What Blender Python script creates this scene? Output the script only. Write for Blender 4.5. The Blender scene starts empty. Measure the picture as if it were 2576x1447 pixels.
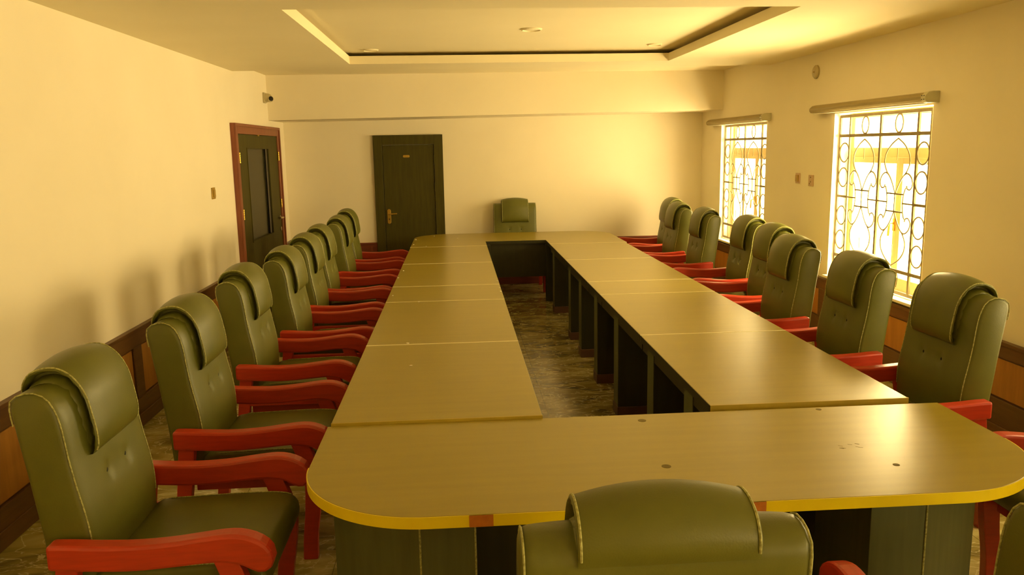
import bpy, bmesh, math, random
from mathutils import Vector, Matrix
random.seed(4)
scene = bpy.context.scene
COL = scene.collection
PI = math.pi

# ------------------------------------------------------------------ camera
F_PX, YAW, PITCH, ROLL, CZ = 2032.37, 0.0662741, -0.171601, -0.0178368, 1.855
cd = bpy.data.cameras.new('camera')
cd.sensor_width = 36.0
cd.lens = F_PX / 2576 * 36.0
cd.clip_start = 0.02
cam = bpy.data.objects.new('camera', cd)
COL.objects.link(cam)
fw = Vector((math.sin(YAW) * math.cos(PITCH), math.cos(YAW) * math.cos(PITCH), math.sin(PITCH)))
rt = Vector((math.cos(YAW), -math.sin(YAW), 0))
up = rt.cross(fw)
c_, s_ = math.cos(ROLL), math.sin(ROLL)
r2, u2 = c_ * rt + s_ * up, c_ * up - s_ * rt
cam.matrix_world = Matrix(((r2.x, u2.x, -fw.x, 0), (r2.y, u2.y, -fw.y, 0), (r2.z, u2.z, -fw.z, CZ), (0, 0, 0, 1)))
scene.camera = cam

# ------------------------------------------------------------------ room sizes
XL, XR = -2.239, 3.359            # left / right wall faces
YB, YF = 10.984, -4.6             # far wall, wall behind the camera
ZC = 2.670
WT = 0.22                         # window reveal depth
WIN = [(8.66, 10.18), (5.58, 7.09), (2.53, 4.04), (-.53, .98), (-3.6, -2.1)]   # openings in the right wall (y0, y1)
WZ0, WZ1 = 0.64, 2.105

# ------------------------------------------------------------------ light
w = bpy.data.worlds.new('daylight'); scene.world = w; w.use_nodes = True
nt = w.node_tree; nt.nodes.clear()
bg = nt.nodes.new('ShaderNodeBackground'); wo = nt.nodes.new('ShaderNodeOutputWorld')
bg.inputs['Color'].default_value = (1.0, 0.79, 0.39, 1)
bg.inputs['Strength'].default_value = 7.0
nt.links.new(bg.outputs[0], wo.inputs[0])

def window_light(name, loc, rot, sx, sz, power):
    l = bpy.data.lights.new(name, 'AREA'); l.shape = 'RECTANGLE'; l.size = sx; l.size_y = sz
    l.energy = power; l.color = (1.0, 0.765, 0.365)
    o = bpy.data.objects.new(name, l); COL.objects.link(o); o.location = loc; o.rotation_euler = rot
    return o
for k, (a, b) in enumerate(WIN):
    window_light('window_daylight', (XR + 0.40, (a + b) / 2, (WZ0 + WZ1) / 2), (0, PI / 2, 0), WZ1 - WZ0, b - a,
                 (80, 166, 10, 34, 105)[k])
vs = scene.view_settings
vs.view_transform = 'Standard'; vs.look = 'None'; vs.gamma = 1.0; vs.use_curve_mapping = False
vs.exposure = 0.92
scene.cycles.max_bounces = 10
scene.cycles.diffuse_bounces = 6
scene.cycles.sample_clamp_indirect = 8.0

# ------------------------------------------------------------------ materials
def mat(name, base, rough=0.5, spec=0.5, metal=0.0, base2=None, scale=6.0, stretch=(1, 1, 1), detail=4.0,
        bump=0.0, bscale=60.0, lo=0.35, hi=0.65):
    m = bpy.data.materials.new(name); m.use_nodes = True
    t = m.node_tree; b = t.nodes['Principled BSDF']
    b.inputs['Base Color'].default_value = (*base, 1)
    b.inputs['Roughness'].default_value = rough
    b.inputs['Metallic'].default_value = metal
    b.inputs['Specular IOR Level'].default_value = spec
    tc = t.nodes.new('ShaderNodeTexCoord'); mp = t.nodes.new('ShaderNodeMapping')
    mp.inputs['Scale'].default_value = stretch
    t.links.new(tc.outputs['Object'], mp.inputs['Vector'])
    if base2:
        n = t.nodes.new('ShaderNodeTexNoise'); n.inputs['Scale'].default_value = scale
        n.inputs['Detail'].default_value = detail
        r = t.nodes.new('ShaderNodeValToRGB')
        r.color_ramp.elements[0].position = lo; r.color_ramp.elements[0].color = (*base, 1)
        r.color_ramp.elements[1].position = hi; r.color_ramp.elements[1].color = (*base2, 1)
        t.links.new(mp.outputs[0], n.inputs['Vector']); t.links.new(n.outputs['Fac'], r.inputs['Fac'])
        t.links.new(r.outputs['Color'], b.inputs['Base Color'])
    if bump:
        n2 = t.nodes.new('ShaderNodeTexNoise'); n2.inputs['Scale'].default_value = bscale
        bp = t.nodes.new('ShaderNodeBump'); bp.inputs['Strength'].default_value = bump
        bp.inputs['Distance'].default_value = 0.01
        t.links.new(mp.outputs[0], n2.inputs['Vector']); t.links.new(n2.outputs['Fac'], bp.inputs['Height'])
        t.links.new(bp.outputs[0], b.inputs['Normal'])
    return m

M = {}
M['wall'] = mat('cream_wall_paint', (0.88, 0.81, 0.635), 0.75, 0.25, base2=(0.85, 0.78, 0.605), scale=1.3, bump=0.05, bscale=9)
M['ceil'] = mat('ceiling_paint', (0.88, 0.80, 0.57), 0.85, 0.2, base2=(0.85, 0.77, 0.54), scale=1.1)
M['white'] = mat('white_gloss_paint', (0.88, 0.83, 0.72), 0.45, 0.4, base2=(0.84, 0.79, 0.68), scale=3)
M['plastic'] = mat('ivory_plastic', (0.52, 0.45, 0.26), 0.4, 0.5, base2=(0.47, 0.41, 0.23), scale=8)
M['capwhite'] = mat('greenish_white_plastic', (0.60, 0.58, 0.40), 0.4, 0.5, base2=(0.55, 0.53, 0.36), scale=9)
M['blind'] = mat('olive_beige_blind', (0.36, 0.29, 0.13), 0.5, 0.4, base2=(0.30, 0.24, 0.10), scale=4, stretch=(30, 1, 30))
M['ochre'] = mat('brass_coloured_plate', (0.42, 0.26, 0.03), 0.4, 0.5, base2=(0.36, 0.22, 0.03), scale=30)
M['pinkplate'] = mat('worn_pink_plastic', (0.58, 0.40, 0.24), 0.5, 0.4, base2=(0.52, 0.36, 0.22), scale=20)
M['leather'] = mat('dark_green_leather', (0.122, 0.125, 0.016), 0.42, 0.45, base2=(0.102, 0.106, 0.013), scale=5,
                   bump=0.05, bscale=230)
M['piping'] = mat('cream_piping', (0.46, 0.45, 0.18), 0.6, 0.3, base2=(0.22, 0.22, 0.07), scale=130)
M['button'] = mat('dark_leather_button', (0.016, 0.020, 0.006), 0.6, 0.2, base2=(0.012, 0.016, 0.005), scale=30)
M['redwood'] = mat('red_mahogany', (0.47, 0.038, 0.012), 0.36, 0.5, base2=(0.39, 0.031, 0.010), scale=9, stretch=(1, 9, 9))
M['top'] = mat('tan_laminate', (0.31, 0.240, 0.026), 0.28, 0.5, base2=(0.285, 0.220, 0.023), scale=2.6, stretch=(0.6, 9, 9),
               bump=0.03, bscale=120)
M['edge'] = mat('pale_band_seam_glint', (0.88, 0.82, 0.54), 0.4, 0.5, base2=(0.82, 0.76, 0.49), scale=20)  # pale edging, with the glint of the bevelled seams in its colour
M['yellow'] = mat('yellow_edge_band', (0.86, 0.70, 0.006), 0.35, 0.5, base2=(0.72, 0.56, 0.006), scale=3, stretch=(1, 0.3, 1))
M['orange'] = mat('bare_orange_board', (0.50, 0.17, 0.02), 0.6, 0.3, base2=(0.42, 0.14, 0.02), scale=40)
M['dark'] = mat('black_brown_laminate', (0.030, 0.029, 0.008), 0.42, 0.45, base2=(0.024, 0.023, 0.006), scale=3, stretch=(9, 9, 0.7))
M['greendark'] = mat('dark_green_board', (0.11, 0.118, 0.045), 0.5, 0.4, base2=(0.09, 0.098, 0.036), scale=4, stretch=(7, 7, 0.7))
M['plinth'] = mat('brown_plinth_wood', (0.11, 0.050, 0.022), 0.5, 0.4, base2=(0.085, 0.04, 0.018), scale=8)
M['wains'] = mat('dark_brown_wood', (0.125, 0.056, 0.014), 0.4, 0.5, base2=(0.095, 0.042, 0.010), scale=5, stretch=(9, 0.8, 9))
M['wainsb'] = mat('red_brown_wood', (0.22, 0.050, 0.022), 0.4, 0.5, base2=(0.17, 0.04, 0.018), scale=5, stretch=(0.8, 9, 9))
M['panel'] = mat('golden_veneer', (0.42, 0.19, 0.030), 0.45, 0.4, base2=(0.34, 0.15, 0.022), scale=4, stretch=(6, 6, 0.7))
M['doorframe'] = mat('reddish_door_wood', (0.26, 0.075, 0.03), 0.4, 0.5, base2=(0.20, 0.055, 0.022), scale=5, stretch=(9, 9, 0.7))
M['door'] = mat('dark_olive_door_veneer', (0.066, 0.056, 0.005), 0.6, 0.25, base2=(0.052, 0.043, 0.004), scale=4, stretch=(9, 9, 0.7))
M['doorglass'] = mat('dark_door_glass', (0.022, 0.021, 0.004), 0.3, 0.3, base2=(0.016, 0.015, 0.003), scale=2)
M['brass'] = mat('brass', (0.62, 0.42, 0.08), 0.3, 0.5, metal=0.9, base2=(0.52, 0.34, 0.06), scale=20)
M['steel'] = mat('brushed_steel', (0.62, 0.52, 0.36), 0.3, 0.5, metal=0.9, base2=(0.55, 0.46, 0.31), scale=30)
M['iron'] = mat('painted_grille_iron', (0.27, 0.21, 0.10), 0.5, 0.4, base2=(0.23, 0.18, 0.08), scale=20)
M['alu'] = mat('bronze_aluminium', (0.74, 0.60, 0.33), 0.4, 0.5, base2=(0.68, 0.55, 0.30), scale=9)
M['black'] = mat('black_plastic', (0.012, 0.010, 0.006), 0.25, 0.5, base2=(0.01, 0.008, 0.005), scale=20)
M['smudge'] = mat('dark_mark', (0.17, 0.13, 0.022), 0.6, 0.2, base2=(0.14, 0.105, 0.018), scale=60)
M['crumb'] = mat('white_plaster', (0.85, 0.80, 0.66), 0.8, 0.2, base2=(0.78, 0.72, 0.60), scale=60)

def glass_mat():
    m = bpy.data.materials.new('window_glass'); m.use_nodes = True
    t = m.node_tree; t.nodes.clear()
    o = t.nodes.new('ShaderNodeOutputMaterial'); tr = t.nodes.new('ShaderNodeBsdfTransparent')
    gl = t.nodes.new('ShaderNodeBsdfGlossy'); gl.inputs['Roughness'].default_value = 0.03
    mx = t.nodes.new('ShaderNodeMixShader'); mx.inputs[0].default_value = 0.06
    tr.inputs[0].default_value = (0.97, 0.96, 0.92, 1)
    t.links.new(tr.outputs[0], mx.inputs[1]); t.links.new(gl.outputs[0], mx.inputs[2]); t.links.new(mx.outputs[0], o.inputs[0])
    return m
M['glass'] = glass_mat()

def marble_mat(name, c0, c1, c2, cv):
    m = bpy.data.materials.new(name); m.use_nodes = True
    t = m.node_tree; b = t.nodes['Principled BSDF']; L = t.links
    tc = t.nodes.new('ShaderNodeTexCoord')
    mp = t.nodes.new('ShaderNodeMapping'); mp.inputs['Scale'].default_value = (0.9, 1.9, 1); mp.inputs['Rotation'].default_value = (0, 0, 0.35)
    L.new(tc.outputs['Object'], mp.inputs['Vector'])
    n0 = t.nodes.new('ShaderNodeTexNoise'); n0.inputs['Scale'].default_value = 2.2; n0.inputs['Detail'].default_value = 6
    n0.inputs['Distortion'].default_value = 1.6
    L.new(mp.outputs[0], n0.inputs['Vector'])
    r0 = t.nodes.new('ShaderNodeValToRGB')
    e = r0.color_ramp.elements
    e[0].position = 0.30; e[0].color = c0
    e[1].position = 0.72; e[1].color = c2
    k = e.new(0.48); k.color = c1
    L.new(n0.outputs['Fac'], r0.inputs['Fac'])
    n1 = t.nodes.new('ShaderNodeTexNoise'); n1.inputs['Scale'].default_value = 3.1; n1.inputs['Detail'].default_value = 8
    n1.inputs['Distortion'].default_value = 2.4
    L.new(mp.outputs[0], n1.inputs['Vector'])
    ab = t.nodes.new('ShaderNodeMath'); ab.operation = 'SUBTRACT'; ab.inputs[1].default_value = 0.5
    L.new(n1.outputs['Fac'], ab.inputs[0])
    ab2 = t.nodes.new('ShaderNodeMath'); ab2.operation = 'ABSOLUTE'; L.new(ab.outputs[0], ab2.inputs[0])
    r1 = t.nodes.new('ShaderNodeValToRGB')
    r1.color_ramp.elements[0].position = 0.0; r1.color_ramp.elements[0].color = (0.75, 0.75, 0.75, 1)
    r1.color_ramp.elements[1].position = 0.022; r1.color_ramp.elements[1].color = (0, 0, 0, 1)
    L.new(ab2.outputs[0], r1.inputs['Fac'])
    mx = t.nodes.new('ShaderNodeMix'); mx.data_type = 'RGBA'
    L.new(r1.outputs['Color'], mx.inputs['Factor']); L.new(r0.outputs['Color'], mx.inputs['A'])
    mx.inputs['B'].default_value = cv
    br = t.nodes.new('ShaderNodeTexBrick'); br.offset = 0.0; br.squash = 1.0
    br.inputs['Scale'].default_value = 1.0; br.inputs['Mortar Size'].default_value = 0.0022
    br.inputs['Brick Width'].default_value = 0.6; br.inputs['Row Height'].default_value = 0.6
    br.inputs['Color1'].default_value = (1, 1, 1, 1); br.inputs['Color2'].default_value = (0.86, 0.86, 0.86, 1)
    br.inputs['Mortar'].default_value = (0.45, 0.45, 0.45, 1)
    L.new(tc.outputs['Object'], br.inputs['Vector'])
    mu = t.nodes.new('ShaderNodeMix'); mu.data_type = 'RGBA'; mu.blend_type = 'MULTIPLY'; mu.inputs['Factor'].default_value = 1
    L.new(mx.outputs['Result'], mu.inputs['A']); L.new(br.outputs['Color'], mu.inputs['B'])
    L.new(mu.outputs['Result'], b.inputs['Base Color'])
    b.inputs['Roughness'].default_value = 0.22
    return m
M['marble'] = marble_mat('pale_veined_marble_tiles', (0.15, 0.115, 0.020, 1), (0.38, 0.32, 0.09, 1), (0.62, 0.55, 0.22, 1), (0.80, 0.73, 0.38, 1))
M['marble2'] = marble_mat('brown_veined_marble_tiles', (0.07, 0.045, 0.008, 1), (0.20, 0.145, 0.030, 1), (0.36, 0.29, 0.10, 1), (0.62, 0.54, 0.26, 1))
M['mustard'] = mat('mustard_edge_band', (0.42, 0.31, 0.03), 0.4, 0.5, base2=(0.36, 0.26, 0.025), scale=9)

# ------------------------------------------------------------------ mesh helpers
class MB:
    """collects verts / faces for ONE mesh object"""
    def __init__(s): s.v = []; s.f = []
    def add(s, vs, fs):
        o = len(s.v); s.v += [tuple(p) for p in vs]; s.f += [tuple(o + i for i in f) for f in fs]; return s
    def box(s, x0, x1, y0, y1, z0, z1):
        return s.add([(x0, y0, z0), (x1, y0, z0), (x1, y1, z0), (x0, y1, z0), (x0, y0, z1), (x1, y0, z1), (x1, y1, z1), (x0, y1, z1)],
                     [(0, 3, 2, 1), (4, 5, 6, 7), (0, 1, 5, 4), (1, 2, 6, 5), (2, 3, 7, 6), (3, 0, 4, 7)])
    def hexa(s, b, t):               # four bottom and four top points
        return s.add(list(b) + list(t), [(0, 3, 2, 1), (4, 5, 6, 7), (0, 1, 5, 4), (1, 2, 6, 5), (2, 3, 7, 6), (3, 0, 4, 7)])
    def prism(s, pts, d0, d1, axis='z'):
        n = len(pts)
        def P(p, d): return {'z': (p[0], p[1], d), 'y': (p[0], d, p[1]), 'x': (d, p[0], p[1])}[axis]
        v = [P(p, d0) for p in pts] + [P(p, d1) for p in pts]
        f = [tuple(range(n)), tuple(range(2 * n - 1, n - 1, -1))]
        f += [((i + 1) % n, i, n + i, n + (i + 1) % n) for i in range(n)]
        return s.add(v, f)
    def tube(s, pts, r, n=8, closed=False):
        pts = [Vector(p) for p in pts]; N = len(pts); rings = []
        prev = None
        for i, p in enumerate(pts):
            if closed: d = (pts[(i + 1) % N] - pts[i - 1])
            else: d = pts[min(i + 1, N - 1)] - pts[max(i - 1, 0)]
            d.normalize()
            if prev is None:
                a = Vector((0, 0, 1)) if abs(d.z) < 0.9 else Vector((0, 1, 0))
                prev = a.cross(d).normalized()
            prev = (prev - d * prev.dot(d)).normalized()
            q = d.cross(prev)
            rings.append([p + r * (math.cos(2 * PI * k / n) * prev + math.sin(2 * PI * k / n) * q) for k in range(n)])
        v = [x for g in rings for x in g]; f = []
        for i in range(N if closed else N - 1):
            j = (i + 1) % N
            f += [(i * n + k, i * n + (k + 1) % n, j * n + (k + 1) % n, j * n + k) for k in range(n)]
        if not closed: f += [tuple(range(n - 1, -1, -1)), tuple((N - 1) * n + k for k in range(n))]
        return s.add(v, f)
    def lathe(s, prof, c, axis='z', n=32):
        """prof: (radius, height) pairs along axis from point c"""
        v = []; f = []
        for r, h in prof:
            for k in range(n):
                a = 2 * PI * k / n; p = (r * math.cos(a), r * math.sin(a), h)
                p = {'z': p, 'x': (p[2], p[0], p[1]), 'y': (p[1], p[2], p[0])}[axis]
                v.append((c[0] + p[0], c[1] + p[1], c[2] + p[2]))
        m = len(prof)
        for i in range(m - 1):
            f += [(i * n + k, i * n + (k + 1) % n, (i + 1) * n + (k + 1) % n, (i + 1) * n + k) for k in range(n)]
        f += [tuple(range(n - 1, -1, -1)), tuple((m - 1) * n + k for k in range(n))]
        return s.add(v, f)
    def build(s, name, m, parent=None, smooth=False, bevel=0.0, seg=2, angle=40):
        me = bpy.data.meshes.new(name); me.from_pydata(s.v, [], s.f); me.update()
        bm = bmesh.new(); bm.from_mesh(me); bmesh.ops.recalc_face_normals(bm, faces=bm.faces)
        bm.to_mesh(me); bm.free()
        me.materials.append(M[m])
        o = bpy.data.objects.new(name, me); COL.objects.link(o)
        if parent: o.parent = parent
        if smooth:
            for p in me.polygons: p.use_smooth = True
            me.set_sharp_from_angle(angle=math.radians(angle))
        if bevel:
            b = o.modifiers.new('bevel', 'BEVEL'); b.width = bevel; b.segments = seg; b.limit_method = 'ANGLE'; b.angle_limit = math.radians(35)
        return o

def resample(pts, n, closed=False):
    P = [Vector(p) for p in pts]
    if closed: P = P + [P[0]]
    # Catmull-Rom, then even spacing
    Q = []
    m = len(P)
    for i in range(m - 1):
        if closed: p0, p3 = P[i - 1 if i else m - 2], P[i + 2 if i + 2 < m else 1]
        else: p0, p3 = P[max(i - 1, 0)], P[min(i + 2, m - 1)]
        p1, p2 = P[i], P[i + 1]
        for k in range(8):
            t = k / 8
            Q.append(0.5 * ((2 * p1) + (p2 - p0) * t + (2 * p0 - 5 * p1 + 4 * p2 - p3) * t * t + (3 * p1 - p0 - 3 * p2 + p3) * t ** 3))
    Q.append(P[-1])
    L = [0]
    for i in range(1, len(Q)): L.append(L[-1] + (Q[i] - Q[i - 1]).length)
    out = []; j = 0
    N = n if closed else n - 1
    for k in range(n):
        s = L[-1] * k / N
        while j < len(L) - 2 and L[j + 1] < s: j += 1
        t = (s - L[j]) / max(L[j + 1] - L[j], 1e-9)
        out.append(Q[j].lerp(Q[j + 1], t))
    return out

def tag(o, label=None, cat=None, group=None, kind=None):
    if label: o['label'] = label
    if cat: o['category'] = cat
    if group: o['group'] = group
    if kind: o['kind'] = kind
    return o
def empty(name, loc=(0, 0, 0), rz=0.0):
    o = bpy.data.objects.new(name, None); COL.objects.link(o); o.location = loc; o.rotation_euler = (0, 0, rz)
    o.empty_display_size = 0.1
    return o
def struct(o, label=None, cat=None): return tag(o, label, cat, None, 'structure')
def copy_tree(o, parent=None):
    c = o.copy(); COL.objects.link(c)
    if parent: c.parent = parent
    for ch in [q for q in bpy.data.objects if q.parent == o]: copy_tree(ch, c)
    return c

# ------------------------------------------------------------------ room shell
fl = struct(MB().box(XL - .2, XR + .22, YF - .2, YB + .2, -.12, 0).build('floor', 'marble'), 'glossy veined olive marble tile floor', 'floor')
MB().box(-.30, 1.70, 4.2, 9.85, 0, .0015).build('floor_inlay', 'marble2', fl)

m = MB()
T0, T1, TY0, TY1 = -0.985, 2.122, 4.995, 8.09        # tray opening
SY = 8.646
m.box(XL - .02, T0, YF - .02, SY, ZC, ZC + .075)
m.box(T1, XR + .02, YF - .02, SY, ZC, ZC + .075)
m.box(T0, T1, YF - .02, TY0, ZC, ZC + .075)
m.box(T0, T1, TY1, SY, ZC, ZC + .075)
m.box(T0 - .45, T1 + .45, TY0 - .45, TY1 + .45, ZC + .112, ZC + .16)   # raised middle
m.box(XL - .02, XR + .02, SY - .02, YB + .02, ZC + .088, ZC + .16)     # far strip, slightly higher
m.box(XL - .02, XR + .02, YF - .02, YB + .02, ZC + .16, ZC + .24)
struct(m.build('ceiling', 'ceil'), 'cream ceiling with a rectangular recessed tray', 'ceiling')

struct(MB().box(XL - .2, XL, YF - .2, YB + .2, 0, ZC + .2).build('wall_left', 'wall'), 'cream plaster wall on the left', 'wall')
struct(MB().box(XL, XR, YB, YB + .2, 0, ZC + .2).build('wall_back', 'wall'), 'cream plaster wall at the far end', 'wall')
m = MB()
ys = sorted(WIN)
prev = YF - .2
for a, b in ys:
    m.box(XR, XR + WT, prev, a, 0, ZC + .2)
    m.box(XR, XR + WT, a, b, 0, WZ0); m.box(XR, XR + WT, a, b, WZ1, ZC + .2)
    prev = b
m.box(XR, XR + WT, prev, YB + .2, 0, ZC + .2)
struct(m.build('wall_right', 'wall'), 'cream plaster wall with windows on the right', 'wall')
struct(MB().box(XL, XR, YF - .2, YF, 0, ZC + .2).build('wall_front', 'wall'), 'cream plaster wall behind the viewer', 'wall')
# beam across the far end
m = MB(); zb0, zb1 = 2.228, 2.280
m.hexa([(XL, 10.137, zb0), (XR, 10.137, zb1), (XR, YB, zb1), (XL, YB, zb0)],
       [(XL, 10.137, ZC + .1), (XR, 10.137, ZC + .1), (XR, YB, ZC + .1), (XL, YB, ZC + .1)])
struct(m.build('trim_1', 'wall'), 'deep cream beam across the top of the far wall', 'beam')

# ------------------------------------------------------------------ wainscot
def wainscot(name, side, segs, zt, pz0, pz1, panels, fm, label):
    """segs: stretches along the wall; panels: stretches filled with golden veneer"""
    def bx(mb, a, b, d0, d1, z0, z1):
        if side == 'L': mb.box(XL + d0, XL + d1, a, b, z0, z1)
        elif side == 'R': mb.box(XR - d1, XR - d0, a, b, z0, z1)
        else: mb.box(a, b, YB - d1, YB - d0, z0, z1)
    mb = MB()
    for a, b in segs:
        bx(mb, a, b, 0, .010, 0, zt - .02)
        cuts = [(max(a, p), min(b, q)) for p, q in panels if q > a and p < b]
        if side == 'B': cuts = []
        if cuts:
            bx(mb, a, b, .010, .026, 0, pz0); bx(mb, a, b, .010, .026, pz1, zt - .02)
            x = a
            for p, q in cuts: bx(mb, x, p, .010, .026, pz0, pz1); x = q
            bx(mb, x, b, .010, .026, pz0, pz1)
        else: bx(mb, a, b, .010, .026, 0, zt - .02)
        bx(mb, a, b, .026, .034, 0, .09)
        bx(mb, a, b, 0, .040, zt - .022, zt)
    o = mb.build(name, fm, bevel=.003)
    struct(o, label, 'wainscot')
    for p, q in panels:
        if side == 'B': break
        g = MB(); bx(g, p + .012, q - .012, .010, .016, pz0 + .012, pz1 - .012)
        g.build('panel', 'panel', o)
    return o
wainscot('baseboard_left', 'L', [(YF, 8.40), (10.485, YB)], 0.684, .198, .556,
         [(-1.4, -.05), (.09, 1.36), (1.5, 2.61), (2.75, 4.11), (4.25, 5.49), (5.63, 6.9), (7.04, 8.25)], 'wains',
         'dark wood wainscot with golden panels along the left wall')
wainscot('baseboard_right', 'R', [(YF, YB)], 0.624, .255, .520,
         [(-1.0, .1), (.22, 1.4), (1.52, 2.7), (2.82, 4.0), (4.14, 5.35), (5.47, 6.05), (6.17, 6.95), (7.19, 8.0), (8.12, 8.9), (9.02, 9.6), (9.72, 10.4)], 'wains',
         'dark wood wainscot with golden panels under the windows')
wainscot('baseboard_back', 'B', [(XL + .03, -1.085), (-.165, XR - .03)], 0.622, .2, .5, [], 'wainsb',
         'red brown wood wainscot along the far wall')

# ------------------------------------------------------------------ windows (origin: far top inside corner; s runs towards the viewer)
def make_window(name, y1, width, label):
    root = empty(name, (XR, y1, 0)); struct(root, label, 'window')
    W = width; Y = lambda s: -s
    # painted lining of the opening
    mb = MB()
    t = .006
    mb.box(0, WT, -t, 0, WZ0, WZ1); mb.box(0, WT, -W, -W + t, WZ0, WZ1); mb.box(0, WT, -W + t, -t, WZ1 - t, WZ1)
    mb.build('window_lining', 'white', root)
    MB().box(-.045, WT, -W + .001, -.001, WZ0, WZ0 + .022).build('window_sill', 'white', root, bevel=.004)
    # aluminium frame
    fx0, fx1 = .165, .205
    mb = MB(); b = .055
    z0 = WZ0 + .022; z1 = WZ1 - t
    mb.box(fx0, fx1, -b, -t, z0, z1); mb.box(fx0, fx1, -W + t, -W + b, z0, z1)
    mb.box(fx0, fx1, -W + b, -b, z1 - b * .8, z1); mb.box(fx0, fx1, -W + b, -b, z0, z0 + b)
    mb.box(fx0, fx1, -W + b, -b, 1.725, 1.80)                         # transom
    mb.build('window_frame', 'alu', root, bevel=.003)
    c = W * .56
    for k, (p, q) in enumerate(((b, c), (c, W - b))):                 # two casement leaves
        mb = MB(); g = .05; x0, x1 = fx0 - .012, fx1 - .004
        zz0, zz1 = z0 + b + .001, 1.724
        mb.box(x0, x1, -p - g, -p, zz0, zz1); mb.box(x0, x1, -q, -q + g, zz0, zz1)
        mb.box(x0, x1, -q + g, -p - g, zz0, zz0 + g); mb.box(x0, x1, -q + g, -p - g, zz1 - g, zz1)
        cs = mb.build('casement', 'alu', root, bevel=.002)
        MB().box(.185, .190, -q + g, -p - g, zz0 + g, zz1 - g).build('pane', 'glass', cs)
        if k == 0:
            h = MB().box(x0 - .012, x0, -q + .012, -q + .036, 1.14, 1.24); h.tube([(x0 - .012, -q + .024, 1.2), (x0 - .045, -q + .024, 1.2), (x0 - .05, -q + .024, 1.10)], .009)
            h.build('window_handle', 'brass', cs, smooth=True)
    MB().box(.185, .190, -W + b, -b, 1.80, z1 - b * .8).build('pane', 'glass', root)
    # iron security grille, one welded piece
    gx = .055
    mb = MB()
    S = [0.012, .190, W * .5, W - .255, W - .03] if False else [0.0, .19, .70, 1.20, 1.40]
    k = W / 1.51
    S = [.02, .2 * k, .755 * k - .045, 1.245 * k, W - .10]
    def bar(s0, s1, z0, z1, d=.010): mb.box(gx - d / 2, gx + d / 2, -s1, -s0, z0, z1)
    zt, z2, zm, zl, zb = 2.072, 1.905, 1.378, .85, .685
    for i, s in enumerate(S):
        wd = (.016, .018, .026, .024, .016)[i]
        bar(s - wd / 2, s + wd / 2, zb, zt + .01, .014)
    for z in (zt, z2, zl, zb): bar(S[0], S[4], z - .013, z + .013, .012)
    for a_, b_ in ((S[0], S[1]), (S[3], S[4])): bar(a_, b_, zm - .010, zm + .010)
    def curve(fn, n=24, r=.006, closed=False):
        mb.tube([(gx, -fn(i / (n if closed else n - 1))[0], fn(i / (n if closed else n - 1))[1]) for i in range(n)], r * 1.1, 6, closed)
    def oval(cs, cz, rs, rz): curve(lambda t: (cs + rs * math.cos(2 * PI * t), cz + rz * math.sin(2 * PI * t)), 28, .006, True)
    for p, q in ((S[0], S[1]), (S[3], S[4])):
        for z in (1.76, 1.545, 1.21, .995): oval((p + q) / 2, z, (q - p) / 2 - .006, .082)
        for z in (1.66, 1.45, 1.105): pass
    for p, q in ((S[1], S[2]), (S[2], S[3])):
        cs = (p + q) / 2; hw = (q - p) / 2
        oval(cs, (zt + z2) / 2, .055, .07)
        # tall pointed ogive ring, upper and lower
        for sg in (1, -1):
            for d in (1, -1):
                for pts in ([(0, .495), (.085, .448), (.15, .380), (.165, .305), (.135, .245), (.10, .212)],
                            [(0, .069), (.05, .155), (.10, .212), (.15, .229), (.20, .195), (.215, .142), (.185, .107), (.150, .116), (.143, .137)],
                            [(.135, .122), (.112, .069), (.102, 0)]):
                    rp = resample([(x, zm + sg * z, 0) for x, z in pts], 24)
                    mb.tube([(gx, -(cs + d * v.x * hw / .245), v.y) for v in rp], .0062, 6)
            z = zm + sg * .069
            bar(cs - .115 * hw / .245, cs + .115 * hw / .245, z - .0055, z + .0055)
            mb.tube([(gx, -cs, zm + sg * .42), (gx, -cs, zm + sg * .33)], .004, 6)
        bar(cs - .006, cs + .006, zm - .07, zm + .07)
        for d in (1, -1):
            a_, b_ = sorted((cs + d * .105 * hw / .245, cs + d * hw)); bar(a_, b_, zm - .0055, zm + .0055)
    mb.build('security_grille', 'iron', root)
    return root
make_window('window_1', WIN[0][1], WIN[0][1] - WIN[0][0], 'farther barred window by the far corner of the right wall')
make_window('window_2', WIN[1][1], WIN[1][1] - WIN[1][0], 'nearer barred window in the right wall')
make_window('window_3', WIN[2][1], WIN[2][1] - WIN[2][0], 'barred window in the right wall, out of view beside the near chairs')
make_window('window_4', WIN[3][1], WIN[3][1] - WIN[3][0], 'barred window in the right wall, out of view beside the viewer')
make_window('window_5', WIN[4][1], WIN[4][1] - WIN[4][0], 'barred window in the right wall, out of view behind the viewer')
# ------------------------------------------------------------------ roller blinds rolled up above the windows
def blind(y_near, y_far, z0, z1, label):
    L = y_far - y_near; h = z1 - z0
    o = empty('roller_blind', (XR, y_near, z0)); tag(o, label, 'blind', 'rolled up blinds over the windows')
    pr = [(0, 0), (-.085, 0), (-.10, .018), (-.10, h * .55), (-.075, h * .9), (-.05, h), (0, h)]
    MB().prism(pr, .055, L, 'y').build('cassette', 'blind', o, bevel=.003)
    m = MB().prism([(0, -.006), (-.09, -.006), (-.108, .016), (-.108, h * .6), (-.08, h), (-.05, h + .006), (0, h + .006)], 0, .055, 'y')
    cap = m.build('end_cap', 'capwhite', o, bevel=.004)
    for yy, zz in ((.014, h * .25), (.04, h * .25), (.014, h * .72), (.04, h * .72)):
        MB().box(-.1105, -.107, yy - .004, yy + .004, zz * .8, zz * .8 + .006).build('slot', 'black', cap)
    MB().box(-.07, -.05, .07, L - .02, -.012, 0).build('bottom_rail', 'white', o, bevel=.003)
    return o
blind(5.515, 7.395, 2.118, 2.186, 'ivory roller blind rolled up over the nearer window')
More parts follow.
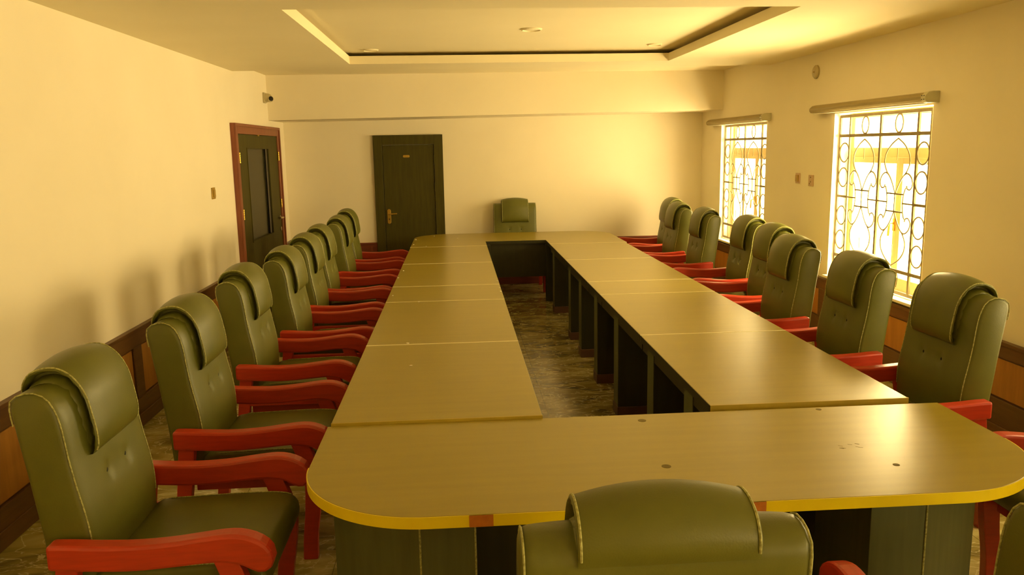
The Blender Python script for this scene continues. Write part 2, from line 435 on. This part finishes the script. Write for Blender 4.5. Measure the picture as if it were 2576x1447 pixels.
blind(8.55, 10.50, 2.094, 2.164, 'ivory roller blind rolled up over the farther window')

# ------------------------------------------------------------------ doors
d1 = empty('door_1', (XL, 0, 0)); struct(d1, 'wide dark door with a red brown frame in the left wall', 'door')
ya, yb, zt = 8.40, 10.48, 2.148
m = MB()
m.box(0, .045, ya, ya + .12, 0, zt).box(0, .045, yb - .12, yb, 0, zt).box(0, .045, ya + .12, yb - .12, zt - .105, zt)
m.box(.045, .058, ya, ya + .035, 0, zt).box(.045, .058, yb - .035, yb, 0, zt).box(.045, .058, ya + .035, yb - .035, zt - .03, zt)
m.build('door_frame', 'doorframe', d1, bevel=.003)
l0, l1, lz = ya + .122, yb - .122, zt - .107
g0, g1, gz0, gz1 = 8.88, 9.86, .90, 1.89
m = MB()
m.box(0, .032, l0, g0, .005, lz).box(0, .032, g1, l1, .005, lz).box(0, .032, g0, g1, .005, gz0).box(0, .032, g0, g1, gz1, lz)
leaf = m.build('door_leaf', 'door', d1, bevel=.002)
MB().box(0, .006, g0, g1, gz0, gz1).build('glass_panel', 'doorglass', leaf)
MB().box(.006, .026, g1 - .11, g1 - .002, gz0 + .002, gz1 - .002).build('panel_stop', 'black', leaf)
m = MB(); e = .012
m.box(.032, .038, g0 - e, g0, gz0 - e, gz1 + e).box(.032, .038, g1, g1 + e, gz0 - e, gz1 + e).box(.032, .038, g0, g1, gz0 - e, gz0).box(.032, .038, g0, g1, gz1, gz1 + e)
m.build('glazing_bead', 'door', leaf)
for y, z in ((l0 - .004, 1.80), (l0 - .004, 1.22), (l1 + .004, 1.80), (l1 + .004, 1.22)):
    m = MB()
    for k in range(5): m.lathe([(.009, 0), (.011, .002), (.011, .018), (.009, .020)], (.044, y, z - .055 + k * .022), 'z', 12)
    m.build('hinge', 'brass', d1, smooth=True)
hd = MB().lathe([(.027, 0), (.027, .008), (.012, .012), (.011, .045)], (.032, l1 - .075, 1.045), 'x', 20)
hd.tube([(.072, l1 - .075, 1.045), (.078, l1 - .12, 1.047), (.078, l1 - .21, 1.05), (.070, l1 - .235, 1.05)], .011, 10)
hd.build('door_handle', 'steel', leaf, smooth=True)
lk = MB().lathe([(.026, 0), (.026, .008), (.020, .011)], (.032, l1 - .075, .905), 'x', 20).box(.042, .046, l1 - .08, l1 - .07, .892, .915)
lk.build('lock_rose', 'steel', leaf, smooth=True)
m = MB().box(.032, .044, 9.37, 9.392, lz - .01, lz + .05).box(.032, .044, 9.415, 9.437, lz - .01, lz + .05)
m.build('bolt', 'brass', leaf, bevel=.002)

d2 = empty('door_2', (0, YB, 0)); struct(d2, 'dark olive brown door in the far wall', 'door')
xa, xb, zt = -1.083, -.165, 2.043
m = MB()
m.box(xa, xa + .118, -.045, 0, 0, zt).box(xb - .118, xb, -.045, 0, 0, zt).box(xa + .118, xb - .118, -.045, 0, zt - .126, zt)
m.build('door_frame', 'door', d2, bevel=.003)
m = MB().box(xa + .122, xb - .122, -.030, 0, .005, zt - .130)
leaf = m.build('door_leaf', 'door', d2, bevel=.003)
m = MB()
pts = []
for k in range(17):
    a = PI * k / 16; pts.append((-.908 + .024 * math.cos(a), 1.045 + .024 * math.sin(a)))
for k in range(17):
    a = PI + PI * k / 16; pts.append((-.908 + .024 * math.cos(a), .895 + .024 * math.sin(a)))
m.prism(pts, -.038, -.030, 'y')
ml = m.build('handle_plate', 'brass', leaf, bevel=.002)
MB().tube([(-.908, -.038, 1.005), (-.908, -.075, 1.005), (-.88, -.082, 1.005), (-.80, -.082, 1.008)], .009, 10).build('door_handle', 'brass', leaf, smooth=True)
MB().lathe([(.008, 0), (.008, -.004), (.004, -.005)], (-.908, -.038, .935), 'y', 12).build('keyhole', 'black', ml)
sg = MB().prism([(-.695, 1.765), (-.688, 1.780), (-.612, 1.780), (-.605, 1.765), (-.612, 1.750), (-.688, 1.750)], -.034, -.030, 'y').build('sign_plate', 'brass', leaf, bevel=.001)
m = MB()
for k in range(7):                                  # a line of tiny engraved capitals, too small to read in the photo
    x = -.680 + k * .0095
    m.box(x, x + .0015, -.0348, -.0338, 1.759, 1.771)
    if k % 2: m.box(x, x + .006, -.0348, -.0338, 1.769, 1.771)
    if k % 3: m.box(x + .0045, x + .006, -.0348, -.0338, 1.759, 1.771)
    m.box(x, x + .006, -.0348, -.0338, 1.764 if k % 2 else 1.759, 1.766 if k % 2 else 1.761)
m.build('engraving', 'smudge', sg)
for z in (1.72, 1.35):
    MB().lathe([(.006, 0), (.006, .11)], (xb - .120, -.040, z - .055), 'z', 10).build('hinge', 'door', d2, smooth=True)

# ------------------------------------------------------------------ small wall fittings
def plate(name, loc, axis, w_, h_, m1, m2, label, cat, sw=True):
    o = empty(name, loc); tag(o, label, cat)
    sx = 1 if axis == 'L' else -1
    def bx(a, b, d0, d1, z0, z1):
        return MB().box(*(sorted((sx * d0, sx * d1))), a, b, z0, z1)
    bx(-w_ / 2, w_ / 2, 0, .010, -h_ / 2, h_ / 2).build('cover_plate', m1, o, bevel=.003)
    return o, bx
o, bx = plate('wall_switch', (XL, 7.66, 1.487), 'L', .10, .105, 'ochre', 'ochre', 'brass coloured light switch on the left wall before the door', 'switch')
bx(-.022, .03, .010, .018, -.034, .034).build('rocker', 'ochre', o, bevel=.002)
o, bx = plate('wall_switch', (XR, 7.80, 1.508), 'R', .095, .10, 'pinkplate', 'ochre', 'light switch with yellow rocker between the two right windows', 'switch')
bx(-.03, .03, .010, .020, -.032, .032).build('rocker', 'ochre', o, bevel=.002)
o, bx = plate('wall_socket', (XR, 7.50, 1.497), 'R', .10, .105, 'pinkplate', 'ochre', 'pale wall socket just right of the yellow light switch', 'socket')
for q, z in ((0, .03), (0, -.012), (.02, -.03)):
    bx(q - .006, q + .006, .0095, .0112, z - .006, z + .006).build('socket_hole', 'smudge', o)
o = empty('round_wall_cap', (XR, 7.49, 2.494)); tag(o, 'round ivory cap high on the right wall between the windows', 'wall cap')
MB().lathe([(.062, 0), (.062, -.014), (.05, -.024), (.02, -.028)], (0, 0, 0), 'x', 28).build('cap', 'plastic', o, smooth=True)
MB().box(-.034, -.026, -.006, .006, -.006, .006).build('screw', 'ochre', o)
o = empty('security_camera', (XL, 9.97, 2.485)); tag(o, 'small ivory dome security camera high on the left wall', 'camera')
MB().box(0, .022, -.055, .055, -.06, .06).build('wall_mount', 'plastic', o, bevel=.004)
b_ = MB().lathe([(.052, 0), (.052, .02), (.046, .045), (.034, .065), (.012, .075)], (.022, 0, 0), 'x', 24).build('dome', 'plastic', o, smooth=True)
ln = MB().lathe([(.034, -.03), (.036, .0), (.030, .006)], (0, 0, 0), 'z', 20).build('lens_barrel', 'plastic', o, smooth=True)
ln.location = (.088, -.034, -.014); ln.rotation_euler = (math.radians(82), 0, math.radians(38))
e_ = MB().lathe([(.028, 0), (.028, .004), (.012, .006)], (0, 0, .005), 'z', 20).build('lens', 'black', ln, smooth=True)

def ceiling_disc(x, y, r, label, name='ceiling_light'):
    o = empty(name, (x, y, ZC + .112)); tag(o, label, 'ceiling light')
    MB().lathe([(r, 0), (r, -.006), (r * .86, -.012), (r * .84, -.004)], (0, 0, 0), 'z', 36).build('rim', 'ceil', o, smooth=True)
    MB().lathe([(r * .83, -.001), (r * .8, -.005), (r * .3, -.007)], (0, 0, 0), 'z', 36).build('diffuser', 'ceil', o, smooth=True)
ceiling_disc(.634, 6.66, .085, 'large round unlit ceiling light in the middle of the tray')
ceiling_disc(-.765, 7.92, .075, 'round unlit ceiling light at the left of the tray')
ceiling_disc(1.885, 7.70, .070, 'round unlit ceiling light at the right of the tray')

# ------------------------------------------------------------------ conference table, in separate sections
TZ = 0.748; TH = 0.040
XLo, XLi, XRi, XRo = -.542, .3326, 1.061, 1.942
def section(x0, x1, y0, y1, label, peds, inner, first=False):
    o = empty('desk_section', ((x0 + x1) / 2, (y0 + y1) / 2, 0)); tag(o, label, 'table', 'straight sections of the conference table')
    hx, hy = (x1 - x0) / 2, (y1 - y0) / 2 - .0015
    MB().box(-hx, hx, -hy, hy, TZ - TH, TZ).build('table_top', 'top', o, bevel=.0025)
    MB().box(-hx, hx, -hy - .0012, -hy + .008, TZ - TH, TZ + .0008).build('edge_band', 'mustard' if first else 'edge', o)  # pale strip paints the light caught along the bevelled seam
    si = 1 if inner > 0 else -1                    # inner side (towards the gap)
    # dark inner apron under the top
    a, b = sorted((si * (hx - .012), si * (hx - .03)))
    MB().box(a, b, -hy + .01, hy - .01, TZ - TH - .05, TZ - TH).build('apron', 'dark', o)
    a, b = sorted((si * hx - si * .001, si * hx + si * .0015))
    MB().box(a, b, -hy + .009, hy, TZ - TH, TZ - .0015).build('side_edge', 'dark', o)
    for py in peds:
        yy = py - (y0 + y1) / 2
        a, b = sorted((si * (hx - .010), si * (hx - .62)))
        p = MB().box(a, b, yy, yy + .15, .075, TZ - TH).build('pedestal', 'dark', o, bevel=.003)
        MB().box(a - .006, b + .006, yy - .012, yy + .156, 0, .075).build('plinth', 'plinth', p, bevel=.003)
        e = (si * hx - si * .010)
        MB().box(min(e, e + si * .0015), max(e, e + si * .0015), yy + .004, yy + .146, .08, TZ - TH - .005).build('lit_side_face', 'greendark', p)  # lighter board on the gap side, its lit look put into the colour
    return o
YLs = [3.221, 4.554, 5.882, 6.553, 7.874, 9.243]
YRs = [3.262, 4.594, 5.943, 6.536, 7.877, 9.240]
order = ['nearest', 'second nearest', 'short middle', 'second farthest', 'farthest']
peds = [4.47, 5.30, 6.09, 6.93, 7.84, 8.90]
for k in range(5):
    section(XLo, XLi, YLs[k], YLs[k + 1], order[k] + ' section of the left run of the tan conference table',
            [p for p in [3.55, 4.30, 5.30, 6.12, 6.93, 7.6, 8.90] if YLs[k] + .01 < p and p + .16 < YLs[k + 1]], 1, k == 0)
    section(XRi, XRo, YRs[k], YRs[k + 1], order[k] + ' section of the right run of the tan conference table',
            [p for p in [3.55, 4.30, 5.30, 6.12, 6.93, 7.6, 8.90] if YRs[k] + .01 < p and p + .16 < YRs[k + 1]], -1, k == 0)

def rounded(x0, x1, y0, y1, r, near):
    """rectangle whose near (or far) two corners are rounded"""
    pts = []
    if near:
        pts += [(x0, y1)]
        for k in range(25):
            a = PI + PI / 2 * k / 24; pts.append((x0 + r + r * math.cos(a), y0 + r + r * math.sin(a)))
        for k in range(25):
            a = 1.5 * PI + PI / 2 * k / 24; pts.append((x1 - r + r * math.cos(a), y0 + r + r * math.sin(a)))
        pts += [(x1, y1)]
    else:
        pts += [(x1, y0)]
        for k in range(25):
            a = PI / 2 * k / 24; pts.append((x1 - r + r * math.cos(a), y1 - r + r * math.sin(a)))
        for k in range(25):
            a = PI / 2 + PI / 2 * k / 24; pts.append((x0 + r + r * math.cos(a), y1 - r + r * math.sin(a)))
        pts += [(x0, y0)]
    return pts

# near end table
NZ = 0.738
cx, cy = .745, 2.79
nt_ = empty('end_table', (cx, cy, 0)); tag(nt_, 'rounded end section of the conference table nearest the viewer, with a yellow edge', 'table')
x0, x1, y0, y1 = -.555 - cx, 2.045 - cx, 2.345 - cy, 3.218 - cy
out = rounded(x0, x1, y0, y1, .44, True)
MB().prism(out, NZ - .038, NZ).build('table_top', 'top', nt_, bevel=.002)
m = MB()                                     # edge band follows the outline
big = [(p[0], p[1]) for p in out[1:-1]]
n = len(big)
v = []; f = []
for i, p in enumerate(big):
    q0, q1 = big[max(i - 1, 0)], big[min(i + 1, n - 1)]
    dx, dy = q1[0] - q0[0], q1[1] - q0[1]; L = math.hypot(dx, dy); nx, ny = dy / L, -dx / L
    for d, z in ((-.001, NZ - .039), (.003, NZ - .039), (.003, NZ - .001), (-.001, NZ - .001)): v.append((p[0] + nx * d, p[1] + ny * d, z))
for i in range(n - 1):
    for k in range(4): f.append((i * 4 + k, i * 4 + (k + 1) % 4, i * 4 + 4 + (k + 1) % 4, i * 4 + 4 + k))
f += [(3, 2, 1, 0), tuple((n - 1) * 4 + k for k in range(4))]
eb = m.add(v, f).build('edge_band', 'yellow', nt_)
MB().box(.010 - cx, .085 - cx, y0 - .0042, y0, NZ - .039, NZ - .001).build('bare_patch', 'orange', eb)
MB().box(.90 - cx, .95 - cx, y0 - .0042, y0, NZ - .039, NZ - .001).build('bare_patch', 'orange', eb)
def ped_near(pts, corners):
    p = MB().prism([(a - cx, b - cy) for a, b in pts], .06, NZ - .038).build('pedestal', 'greendark', nt_, bevel=.002)
    MB().prism([(a - cx, b - cy) for a, b in pts], 0, .06).build('plinth', 'plinth', p)
    for a, b in corners:
        MB().tube([(a - cx, b - cy, .07), (a - cx, b - cy, NZ - .042)], .0035, 8).build('corner_trim', 'piping', p)
ped_near([(.03, 2.53), (-.155, 2.53), (-.47, 2.74), (-.47, 3.05), (.03, 3.05)], [(-.155, 2.529), (.03, 2.529)])
ped_near([(1.40, 2.53), (1.40, 3.05), (1.92, 3.05), (1.92, 2.74), (1.60, 2.53)], [(1.60, 2.529)])
MB().box(.03 - cx, 1.40 - cx, .16, .18, .06, NZ - .038).build('modesty_panel', 'dark', nt_)
for x, y, r in ((.735, 3.14, .017), (.71, 2.655, .017), (1.507, 2.58, .012), (1.505, 3.19, .012)):
    MB().lathe([(r, 0), (r, .0006), (r * .6, .0008)], (x - cx, y - cy, NZ), 'z', 20).build('cable_hole_cap', 'smudge', nt_)
m = MB()
for k in range(9):
    x = 1.37 + random.random() * .10 - cx; y = 2.75 + random.random() * .05 - cy; a = random.uniform(.2, .9)
    m.hexa([(x, y, NZ), (x + .014, y - .008, NZ), (x + .015, y - .006, NZ), (x + .001, y + .002, NZ)],
           [(x, y, NZ + .0004), (x + .014, y - .008, NZ + .0004), (x + .015, y - .006, NZ + .0004), (x + .001, y + .002, NZ + .0004)])
m.build('scuff_mark', 'smudge', nt_)

# far end table
cx, cy = .708, 9.94
ft = empty('end_table', (cx, cy, 0)); tag(ft, 'rounded end section of the conference table by the far wall', 'table')
x0, x1, y0, y1 = -.545 - cx, 1.962 - cx, 9.245 - cy, 10.635 - cy
pts = rounded(x0, x1, y0, y1, .44, False)
pts = pts + [(XLi - cx, y0), (XLi - cx, 9.668 - cy), (XRi - cx, 9.668 - cy), (XRi - cx, y0)]
MB().prism(pts, TZ - TH, TZ).build('table_top', 'top', ft, bevel=.002)
MB().box(x0, XLi - cx, y0 - .0012, y0 + .008, TZ - TH, TZ + .0008).build('edge_band', 'edge', ft)  # same painted seam glint as on the straight sections
MB().box(XRi - cx, x1, y0 - .0012, y0 + .008, TZ - TH, TZ + .0008).build('edge_band', 'edge', ft)
MB().box(-.30 - cx, 1.70 - cx, 9.70 - cy, 9.725 - cy, .30, TZ - TH).build('modesty_panel', 'dark', ft)
for x in (.32, 1.068): MB().box(x - .012 - cx, x + .068 - cx, 9.615 - cy, 9.69 - cy, 0, TZ - TH).build('leg', 'dark', ft, bevel=.003)
for x in (-.42, 1.77): MB().box(x - cx, x + .07 - cx, 10.1 - cy, 10.17 - cy, 0, TZ - TH).build('leg', 'dark', ft, bevel=.003)
MB().box(XLi - cx, XRi - cx, 9.6665 - cy, 9.668 - cy + .001, TZ - TH, TZ - .0015).build('side_edge', 'dark', ft)
for a, b in ((XLi - .001, XLi + .0015), (XRi - .0015, XRi + .001)): MB().box(a - cx, b - cx, 9.254 - cy, 9.666 - cy, TZ - TH, TZ - .0015).build('side_edge', 'dark', ft)

# plaster crumbs lying on the table
m = MB()
me = None
crumbs = [(-.52, 10.03, TZ), (-.52, 9.515, TZ), (-.366, 9.316, TZ), (-.30, 10.40, TZ), (-.22, 10.50, TZ), (-.002, 10.07, TZ), (-.51, 7.44, TZ),
          (-.53, 7.025, TZ), (-.51, 6.153, TZ), (-.306, 4.58, TZ), (-.261, 4.085, TZ), (-.3, 5.868, TZ), (.322, 6.70, TZ), (.322, 6.2, TZ), (.322, 6.35, TZ)]
for k, (x, y, z) in enumerate(crumbs):
    if k == 0:
        c0 = MB().lathe([(.003, 0), (.0055, .002), (.005, .004), (.002, .0055)], (0, 0, 0), 'z', 7).build('plaster_crumb', 'crumb')
        o = c0
    else: o = c0.copy(); COL.objects.link(o)
    o.location = (x, y, z); o.rotation_euler = (0, 0, k * 1.3); s = random.uniform(.7, 1.5); o.scale = (s * 1.5, s, 1)
    tag(o, 'tiny white plaster crumb on the conference table top', 'crumb', 'plaster crumbs on the table')

# ------------------------------------------------------------------ chairs (local: +x forward, y across, origin on the floor under the arm's rear end)
def make_chair():
    root = empty('conference_chair')
    HW = .285
    # --- backrest
    prof = resample([(.125, .44, 0), (.128, .60, 0), (.122, .70, 0), (.108, .80, 0), (.098, .90, 0), (.094, .98, 0), (.086, 1.05, 0), (.066, 1.10, 0), (.034, 1.126, 0),
                     (-.004, 1.130, 0), (-.04, 1.118, 0), (-.058, 1.09, 0), (-.054, 1.0, 0), (-.042, .85, 0), (-.028, .65, 0), (-.012, .44, 0)], 54)
    for p in prof: p.x -= .022 + .022 * max(0, min(1, (p.y - .62) / .45)); p.y -= .012 * max(0, min(1, (p.y - .8) / .25))
    cen = Vector((.0, .8, 0))
    st = [(-HW, .018), (-HW + .004, .008), (-HW + .012, .002), (-HW + .022, 0)]
    inner = [-HW + .022 + (2 * HW - .044) * i / 34 for i in range(1, 34)]
    st = st + [(q, 0) for q in inner] + [(-a, b) for a, b in reversed(st)]
    v = []; f = []; N = len(prof)
    for y, ins in st:
        for i, p in enumerate(prof):
            x, z = p.x, p.y
            if i > 0 and i < N - 1 or True:
                t = prof[min(i + 1, N - 1)] - prof[max(i - 1, 0)]; nrm = Vector((t.y, -t.x, 0)).normalized()   # points outwards
                q = 1 - min(1, abs(y) / HW) ** 4
                front = max(0, nrm.x)
                off = .016 * q * front - ins
                for by in (-.078, .078):
                    d2 = ((y - by) ** 2 + ((z - .775)) ** 2)
                    off -= .012 * math.exp(-d2 / (2 * .013 ** 2)) * front
                d3 = (abs(y) - .0) ; off -= .004 * math.exp(-((z - .775) / .03) ** 2) * front * math.exp(-(y / .09) ** 2)
                x += nrm.x * off; z += nrm.y * off
            v.append((x, y, z))
    S = len(st)
    for j in range(S - 1):
        for i in range(N - 1): f.append((j * N + i, j * N + i + 1, (j + 1) * N + i + 1, (j + 1) * N + i))
        f.append((j * N + N - 1, j * N, (j + 1) * N, (j + 1) * N + N - 1))
    f += [tuple(range(N)), tuple((S - 1) * N + i for i in range(N - 1, -1, -1))]
    back = MB().add(v, f).build('backrest', 'leather', root, smooth=True, angle=60)
    for sgn in (-1, 1):
        pts = []
        for i in range(4, 33):
            p = prof[i]; t = prof[i + 1] - prof[i - 1]; nrm = Vector((t.y, -t.x, 0)).normalized()
            pts.append((p.x + nrm.x * -.001, sgn * (HW - .006), p.y + nrm.y * -.001))
        MB().tube(pts, .0026, 6).build('piping', 'piping', back, smooth=True)
        b = MB().lathe([(.013, -.006), (.013, 0), (.009, .004), (.002, .005)], (.083, sgn * .078, .775), 'x', 14)
        b.build('button', 'button', back, smooth=True)
    # --- headrest pillow folded over the top of the back
    outer = [(-.068, 1.105, 0), (-.070, 1.145, 0), (-.045, 1.185, 0), (0, 1.203, 0), (.048, 1.200, 0), (.092, 1.168, 0), (.124, 1.11, 0), (.142, 1.04, 0), (.151, .98, 0),
             (.150, .935, 0), (.136, .908, 0)]
    innr = [(.112, .905, 0), (.103, .93, 0), (.102, 1.0, 0), (.092, 1.06, 0), (.068, 1.107, 0), (.034, 1.133, 0), (-.004, 1.136, 0), (-.038, 1.124, 0), (-.058, 1.098, 0)]
    outer = [(a - .043 + (.003 if c > 1.1 else 0), c - .036, 0) for a, c, _ in outer]
    innr = [(a - .043, c - (.036 if c < 1.0 else .018), 0) for a, c, _ in innr]
    ro = resample(outer, 34); ri = resample(innr, 24)
    loop = ro + ri; N = len(loop)
    mid = []
    for i in range(N):                                  # centre line for closing the ends
        if i < 34:
            k = 23 - round(i / 33 * 23); mid.append((ro[i] + ri[k]) / 2)
        else:
            k = 33 - round((i - 34) / 23 * 33); mid.append((ri[i - 34] + ro[k]) / 2)
    PW = .178
    st = [(-PW + .045, .97), (-PW + .022, .72), (-PW + .004, .36), (-PW, .12), (-PW + .003, .02), (-PW + .012, 0)]
    inn = [-PW + .012 + (2 * PW - .024) * i / 24 for i in range(1, 24)]
    st = st + [(q, 0) for q in inn] + [(-a, b) for a, b in reversed(st)]
    v = []; f = []
    for y, c in st:
        for i, p in enumerate(loop):
            q = p.lerp(mid[i], c)
            if i < 34:
                t = ro[min(i + 1, 33)] - ro[max(i - 1, 0)]; nrm = Vector((-t.y, t.x, 0)).normalized()
                g = max(0.0, 1 - (y / PW) ** 2) * math.sin(PI * i / 33) ** .6
                q = q + nrm * (.026 * g)
            if .2 < c < .9:                                 # gathered pleats at the pillow ends
                q = q + Vector((0, 0, 0)); yy = y + (.006 * math.sin(i * 2.1)) * (1 if y > 0 else -1)
            else: yy = y
            v.append((q.x, yy, q.y))
    S = len(st)
    for j in range(S - 1):
        for i in range(N): f.append((j * N + i, j * N + (i + 1) % N, (j + 1) * N + (i + 1) % N, (j + 1) * N + i))
    f += [tuple(range(N)), tuple((S - 1) * N + i for i in range(N - 1, -1, -1))]
    head = MB().add(v, f).build('headrest', 'leather', root, smooth=True, angle=70)
    for sgn in (-1, 1):
        pts = []
        for i in range(1, 33):
            t = ro[i + 1] - ro[i - 1]; nrm = Vector((-t.y, t.x, 0)).normalized()
            q = ro[i] + nrm * .0025
            pts.append((q.x, sgn * (PW - .006), q.y))
        MB().tube(pts, .0029, 6).build('piping', 'piping', head, smooth=True)
    # --- seat cushion
    prof = resample([(.10, .385, 0), (.10, .47, 0), (.13, .500, 0), (.30, .508, 0), (.50, .512, 0), (.61, .505, 0), (.652, .478, 0), (.660, .44, 0), (.645, .395, 0), (.60, .382, 0)], 40)
    N = len(prof); v = []; f = []
    st = [(-HW - .010, .03), (-HW - .010, .014), (-HW - .004, .004), (-HW + .01, 0)]
    st = st + [(-HW + .01 + (2 * HW - .02) * i / 20, 0) for i in range(1, 20)] + [(-a, b) for a, b in reversed(st)]
    c = Vector((.38, .445, 0))
    for y, ins in st:
        for p in prof:
            q = p + (c - p).normalized() * ins
            q.y += .014 * (1 - (y / HW) ** 2) * (1 if p.y > .49 else 0) * max(0, math.sin(PI * (p.x - .1) / .56))
            v.append((q.x, y, q.y))
    S = len(st)
    for j in range(S - 1):
        for i in range(N): f.append((j * N + i, j * N + (i + 1) % N, (j + 1) * N + (i + 1) % N, (j + 1) * N + i))
    f += [tuple(range(N)), tuple((S - 1) * N + i for i in range(N - 1, -1, -1))]
    seat = MB().add(v, f).build('seat', 'leather', root, smooth=True, angle=60)
    for sgn in (-1, 1):
        pts = [(q.x, sgn * (HW - .002), q.y + .001) for q in prof[8:32]]
        MB().tube(pts, .0022, 6).build('piping', 'piping', seat, smooth=True)
    # --- timber frame
    MB().box(.06, .60, -.285, .285, .33, .384).build('seat_frame', 'redwood', root, bevel=.004)
    AY = .336; AW = .033
    top = [(0, .640), (.06, .638), (.15, .631), (.27, .627), (.38, .632), (.47, .642), (.55, .650), (.60, .648), (.645, .634), (.68, .612), (.698, .588)]
    bot = [(.704, .556), (.694, .528), (.670, .514), (.642, .520), (.612, .538), (.57, .552), (.50, .556), (.38, .547), (.25, .541), (.12, .547), (0, .556)]
    rt_ = resample([(a, b, 0) for a, b in top], 30); rb_ = resample([(a, b, 0) for a, b in bot], 30)
    outl = [(p.x, p.y) for p in rt_ + rb_]
    for sgn in (-1, 1):
        m = MB().prism(outl, sgn * AY - AW, sgn * AY + AW, 'y')
        m.build('armrest', 'redwood', root, bevel=.011, seg=2)
        y0_, y1_ = sgn * AY - .022, sgn * AY + .022
        MB().prism([(p.x, p.y) for p in resample([(.510, .560, 0), (.540, .47, 0), (.560, .38, 0), (.556, .25, 0), (.540, .10, 0), (.535, 0, 0)], 14) + resample([(.600, 0, 0), (.606, .12, 0), (.628, .27, 0), (.636, .38, 0), (.618, .47, 0), (.588, .560, 0)], 14)], y0_, y1_, 'y').build('leg', 'redwood', root, bevel=.004)
        MB().hexa([(-.045, y0_, 0), (.012, y0_, 0), (.012, y1_, 0), (-.045, y1_, 0)], [(.018, y0_, .558), (.088, y0_, .558), (.088, y1_, .558), (.018, y1_, .558)]).build('leg', 'redwood', root, bevel=.004)
        MB().box(.055, .545, sgn * AY - .018, sgn * AY + .018, .395, .465).build('side_rail', 'redwood', root, bevel=.004)
    return root

proto = make_chair()
GL, GR = 'chairs along the left side of the table', 'chairs along the right side of the table'
B = 'green leather armchair '
nth = ['nearest the viewer', 'second from the viewer', 'third from the viewer', 'fourth from the viewer', 'fifth from the viewer', 'sixth from the viewer',
       'seventh from the viewer', 'farthest from the viewer']
left = [(-1.326, 2.83), (-1.285, 3.87), (-1.300, 4.97), (-1.235, 5.86), (-1.250, 6.78), (-1.262, 7.57), (-1.230, 8.60), (-1.268, 9.54)]
right = [(2.80, 2.72), (2.48, 3.84), (2.450, 4.77), (2.455, 5.77), (2.67, 6.66), (2.75, 7.48), (2.65, 8.54), (2.612, 9.45), (2.755, 10.27)]
nthr = ['nearest the viewer, cut by the photo edge', 'second from the viewer', 'third from the viewer', 'fourth from the viewer',
        'fifth from the viewer', 'sixth from the viewer', 'seventh from the viewer', 'second farthest from the viewer', 'farthest from the viewer']
jobs = [(x, y, 0.0, B + 'in the left row, ' + nth[k], GL) for k, (x, y) in enumerate(left)]
jobs += [(x, y, PI, B + 'in the right row, ' + nthr[k], GR) for k, (x, y) in enumerate(right)]
jobs += [(.775, 10.84, -PI / 2, B + 'alone at the head of the table by the far wall', 'chairs at the ends of the table')]
jobs += [(.386, 1.508, PI / 2, B + 'seen from behind at the near end of the table', 'chairs at the ends of the table')]
jobs += [(1.43, 1.50, PI / 2, B + 'almost out of view, right of the one seen from behind', 'chairs at the ends of the table')]
jit = random.Random(3)
for k, (x, y, rz, lab, grp) in enumerate(jobs):
    o = proto if k == 0 else copy_tree(proto)
    o.location = (x, y, 0); o.rotation_euler = (0, 0, rz)
    tag(o, lab, 'chair', grp)
